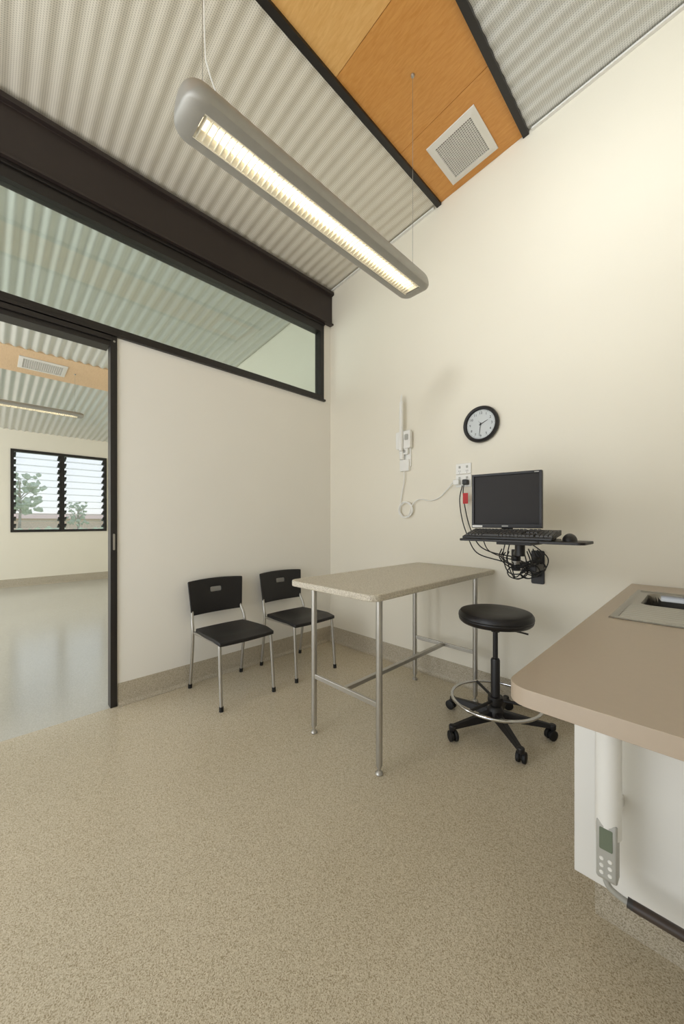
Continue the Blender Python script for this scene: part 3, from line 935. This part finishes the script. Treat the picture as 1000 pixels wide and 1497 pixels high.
# ---------------------------------------------------------------- worktop, sink, cabinet
CX0, CY0 = 2.518, -1.815
HC = 0.90
bm = N(); prism(bm, rrect(CX0, XR-0.003, CY0, -0.003, [0.001,0.001,0.050,0.001]), HC-0.038, HC)
ct = finish(bm, 'worktop', M_ctr)
SX0, SX1, SY0, SY1 = 2.570, 3.06, -0.99, -0.25
BX0, BX1, BY0, BY1 = 2.620, 2.99, -0.64, -0.29
bm = N(); box(bm, BX0-0.012, BX1+0.012, BY0-0.012, BY1+0.012, HC-0.2, HC+0.1)
cut = finish(bm, 'cutter', M_ctr)
bo_ = ct.modifiers.new('b','BOOLEAN'); bo_.object = cut; bo_.operation = 'DIFFERENCE'; bo_.solver = 'EXACT'
dg = bpy.context.evaluated_depsgraph_get()
me = bpy.data.meshes.new_from_object(ct.evaluated_get(dg))
ct.modifiers.clear(); ct.data = me
bpy.data.objects.remove(cut)
for p in me.polygons: p.use_smooth = True
me.set_sharp_from_angle(angle=math.radians(35))
md = ct.modifiers.new('bevel','BEVEL'); md.width = 0.010; md.segments = 4; md.limit_method = 'ANGLE'; md.angle_limit = math.radians(50)
tag(ct, 'long beige laminate worktop with rounded end', 'worktop')

SK = thing('sink', ((SX0+SX1)/2, (SY0+SY1)/2, HC), 'stainless steel inset sink with ribbed drainer', 'sink')
ox, oy = SK.location.x, SK.location.y
def sm(t):
    t = max(0, min(1, t)); return t*t*(3-2*t)
def bowl_d(X, Y):
    r = 0.05
    cxm, cym = (BX0+BX1)/2, (BY0+BY1)/2
    if abs(X-cxm) >= (BX1-BX0)/2 or abs(Y-cym) >= (BY1-BY0)/2: return -1
    dx = max(abs(X-cxm)-((BX1-BX0)/2-r), 0); dy = max(abs(Y-cym)-((BY1-BY0)/2-r), 0)
    return r - math.hypot(dx, dy)
def sheet(inner):
    def f(b):
        nx, ny = 160, 190
        g = []
        D = []
        for i in range(nx+1):
            row = []; dr_ = []
            for j in range(ny+1):
                X = SX0+(SX1-SX0)*i/nx; Y = SY0+(SY1-SY0)*j/ny
                ed = min(X-SX0, SX1-X, Y-SY0, SY1-Y)
                z = 0.0012 + 0.005*sm(ed/0.006) - 0.0045*sm((ed-0.014)/0.008)
                d = bowl_d(X, Y)
                if d > 0:
                    z -= 0.15*sm(d/0.022)
                if BX0-0.03 < X < BX1+0.03 and SY0+0.03 < Y < BY0-0.03:
                    ff = sm((Y-SY0-0.03)/0.02)*sm((BY0-0.03-Y)/0.02)*sm((X-BX0+0.03)/0.01)*sm((BX1+0.03-X)/0.01)
                    z += ff*(0.007*abs(math.sin(math.pi*(Y-SY0-0.03)/0.036)))
                row.append((X-ox, Y-oy, z)); dr_.append(d)
            g.append(row); D.append(dr_)
        vs = {}
        def V(i, j):
            if (i,j) not in vs: vs[(i,j)] = b.verts.new(g[i][j])
            return vs[(i,j)]
        for i in range(nx):
            for j in range(ny):
                ins = min(D[i][j], D[i+1][j], D[i+1][j+1], D[i][j+1]) > 0.004
                if ins == inner:
                    b.faces.new([V(i,j),V(i+1,j),V(i+1,j+1),V(i,j+1)])
    return f
part('drainer_tray', M_sink, sheet(False), SK, angle=80)
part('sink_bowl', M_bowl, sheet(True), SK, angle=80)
part('drain_waste', M_steel, lambda b: lathe(b, [(0,0.001),(0.02,0.001),(0.028,0.004),(0.034,0.0)], ((BX0+BX1)/2-ox,(BY0+BY1)/2-oy,-0.1485), 28), SK)

CB = thing('base_cabinet', (2.545, -1.35, 0), 'white laminate base cabinet under the worktop', 'cabinet')
cw, cl = XR-0.004-2.545, 1.346
def cb(b):
    box(b, 0.0, cw, 0, 0.018, 0.20, HC-0.0385)
    box(b, 0.018, cw, cl-0.018, cl, 0.20, HC-0.0385)
    box(b, cw-0.018, cw, 0.018, cl-0.018, 0.20, HC-0.0385)
    box(b, 0.018, cw-0.018, 0.018, cl-0.018, 0.20, 0.218)
part('cabinet_body', M_cab, cb, CB, smooth=False, bevel=0.001)
for k in range(3):
    y0 = 0.0195 + k*(cl-0.02)/3
    y1 = 0.0185 + (k+1)*(cl-0.02)/3 - 0.003
    d = part('cabinet_door', M_cab, lambda b: box(b, 0.0, 0.017, y0, y1, 0.202, HC-0.048), CB, smooth=False, bevel=0.001)
    part('handle', M_steel, lambda b: tube(b, smoothpath([(0,y0+0.05,0.65),(-0.018,y0+0.05,0.652),(-0.022,y0+0.05,0.67),(-0.022,y0+0.05,0.76),(-0.018,y0+0.05,0.778),(0,y0+0.05,0.78)],4), 0.005, 10), d)
part('kickboard', M_base, lambda b: box(b, 0.03, cw, 0.12, cl, 0.0, 0.20), CB, smooth=False)

# scale column hanging at the cabinet end
SC = thing('scale_display_column', (2.645, -1.45, 0), 'white tubular column with digital display unit by the cabinet end', 'weighing scale')
part('column_tube', M_white, lambda b: tube(b, [(0,0,0.43),(0,0,0.4305),(0,0,0.858)], [0.027,0.029,0.029], 32), SC)
for za, zb in ((0.74,0.78),(0.46,0.49)):
    part('mounting_bracket', M_white, lambda b: box(b, -0.02,0.02,0.02,0.0995,za,zb), SC, smooth=False, bevel=0.002)
def con(b):
    prof = [(0.016,0.318),(-0.020,0.318),(-0.027,0.326),(-0.027,0.400),(-0.0285,0.462),(-0.024,0.472),(0.016,0.472)]
    prism(b, prof, -0.0225, 0.0225, 'X')
c_ = part('display_unit', M_grey, con, SC, bevel=0.005, seg=3)
part('lcd_screen', M_lcd, lambda b: prism(b, rrect(-0.0145,0.0135,0.402,0.458,0.003), -0.0292, -0.0272, 'Y'), SC)
for x in (-0.010, 0.008):
    for z in (0.340, 0.358, 0.376):
        part('keypad_button', M_white, lambda b: lathe(b, [(0,0.0290),(0.004,0.0288),(0.0052,0.0268)], (x,0,z), 16, 'Y'), SC)
part('display_cable', M_grey, lambda b: tube(b, smoothpath([(-0.004,-0.008,0.32),(-0.002,-0.008,0.306),(0.008,-0.006,0.292),(0.028,-0.002,0.282),(0.048,0,0.278)], 8), 0.0075, 12), SC)
part('rail_ferrule', M_dgrey, lambda b: tube(b, [(0.040,0,0.279),(0.052,0,0.278)], 0.012, 20), SC)
part('measuring_rail', mat('dark_bronze_rail', (66,56,50), 0.4), lambda b: tube(b, [(0.052,0,0.278),(0.42,0,0.278)], 0.0125, 20), SC)
part('rail_bracket', M_blkpl, lambda b: box(b, 0.30,0.33,0.005,0.0995,0.270,0.286), SC, smooth=False)

# ---------------------------------------------------------------- outside
gnd = part('ground', M_earth, lambda b: box(b, -80, XF-0.2, -50, 60, -0.3, -0.12), smooth=False)
gnd['kind'] = 'structure'
def tree(name, loc, h, r, label, seed):
    T = thing(name, loc, label, 'tree')
    random.seed(seed)
    def tr(b):
        tube(b, smoothpath([(0,0,0),(0.1,0.05,h*0.3),(-0.1,0.1,h*0.55),(0.05,0,h*0.85)], 5), [0.10*(1-0.7*i/15) for i in range(16)], 10)
        for k in range(6):
            a = random.uniform(0, 6.28); z = h*random.uniform(0.4,0.7)
            tube(b, [(0,0,z),(r*0.7*math.cos(a), r*0.7*math.sin(a), z+h*0.2)], [0.04,0.015], 7)
    part('trunk', M_bark, tr, T)
    def fol(b):
        for k in range(110):
            a = random.uniform(0, 6.28); rr = r*math.sqrt(random.random()); z = h*random.uniform(0.42,1.0)
            c = Vector((rr*math.cos(a), rr*math.sin(a), z - 0.15*rr))
            rad = random.uniform(0.07,0.17)*r
            g = bmesh.ops.create_icosphere(b, subdivisions=1, radius=rad, matrix=Matrix.Translation(c))
            for v in g['verts']:
                v.co += Vector((random.uniform(-1,1),random.uniform(-1,1),random.uniform(-0.6,0.6)))*rad*0.6
    part('foliage', M_leaf_glare, fol, T, smooth=False)
tree('gum_tree', (-30.2, -0.9, -0.12), 5.0, 1.3, 'spreading gum tree outside the window, paled for outdoor glare', 3)
tree('gum_tree.001', (-30.5, 2.4, -0.12), 2.9, 0.65, 'small gum tree outside the window', 8)
def hedge(b):
    random.seed(5)
    for k in range(90):
        y = random.uniform(-8, 10)
        g = bmesh.ops.create_icosphere(b, subdivisions=1, radius=random.uniform(0.35,0.55), matrix=Matrix.Translation((-27+random.uniform(-.4,.4), y, 0.38)))
        for v in g['verts']: v.co += Vector((random.uniform(-1,1),random.uniform(-1,1),random.uniform(-1,1)))*0.1
hg = part('hedge', mat('hedge_green_glare', (196,202,166), 0.9, var=0.2, vscale=3), hedge, smooth=False)  # hedge colour paled like the trees, for the glare outside
tag(hg, 'low clipped green hedge outside the window', 'hedge'); hg['kind'] = 'stuff'
HS = thing('house', (-48, 0, -0.12), 'long low brick house with terracotta roof', 'house')
part('house_wall', M_brick_glare, lambda b: box(b, -4, 4, -16, 14, 0, 1.7), HS, smooth=False)
part('house_roof', mat('roof_terracotta_glare', (230,196,172), 0.8), lambda b: prism(b, [(-4.5,1.7),(4.5,1.7),(0,2.3)], -16.5, 14.5, 'Y'), HS, smooth=False)  # roof colour paled to stand for the overexposed exterior

# ---------------------------------------------------------------- world & lights
w = bpy.data.worlds.new('sky'); scene.world = w; w.use_nodes = True
nt = w.node_tree
bg = nt.nodes['Background']
tc = nn(nt, 'ShaderNodeTexCoord'); sp = nn(nt, 'ShaderNodeSeparateXYZ')
nt.links.new(tc.outputs['Generated'], sp.inputs['Vector'])
rp = nn(nt, 'ShaderNodeValToRGB')
e = rp.color_ramp.elements
e[0].position = 0.0; e[0].color = (0.95,0.94,0.92,1)
e[1].position = 0.6; e[1].color = (0.62,0.76,0.98,1)
x = e.new(0.05); x.color = (0.93,0.97,1.0,1)
nt.links.new(sp.outputs['Z'], rp.inputs['Fac'])
nt.links.new(rp.outputs['Color'], bg.inputs['Color'])
bg.inputs['Strength'].default_value = 1.25

def area(name, loc, target, sx, sy, power, color, spread=180):
    l = bpy.data.lights.new(name, 'AREA'); l.shape = 'RECTANGLE'; l.size = sx; l.size_y = sy
    l.energy = power; l.color = color
    l.spread = math.radians(spread)
    o = bpy.data.objects.new(name, l); COL.objects.link(o)
    o.location = loc
    d = Vector(target)-Vector(loc)
    o.rotation_euler = d.to_track_quat('-Z','Y').to_euler()
    return o
area('window_daylight', (1.0, -4.5, 2.0), (0.5, 0, 1.7), 1.7, 1.8, 32, (0.94,0.975,1.0))
area('clerestory_daylight', (2.7, -3.9, 3.55), (2.5, -0.0, 3.15), 0.8, 0.35, 6.5, (0.93,0.97,1.0), spread=50)
area('ceiling_fill', (1.5, -3.7, 0.6), (1.2, -1.2, 3.7), 2.2, 1.2, 13, (0.96,0.98,1.0))  # added unseen fill aimed upward to soften the ceiling ribs, no lamp there
area('window_daylight.001', (-3.5, -6.8, 1.9), (-3.5, 0, 0.8), 5.0, 2.8, 140, (0.94,0.975,1.0))
area('far_room_fill', (-2.4, -5.0, 0.9), (-3.0, -2.0, 4), 2.5, 2.0, 26, (0.98,0.98,0.97))  # added fill brightening the adjoining room, kept out of view

# ---------------------------------------------------------------- camera
cam = bpy.data.cameras.new('camera')
cam.sensor_fit = 'HORIZONTAL'; cam.sensor_width = 36
cam.lens = 0.532*36
cam.shift_y = 0.0145
cam.clip_start = 0.02; cam.clip_end = 300
co = bpy.data.objects.new('camera', cam)
COL.objects.link(co)
co.location = (2.835, -2.622, 1.25)
co.rotation_euler = (math.radians(90), 0, math.radians(45.4))
scene.camera = co
scene.view_settings.view_transform = 'Standard'
scene.view_settings.look = 'None'
scene.view_settings.exposure = 0.0
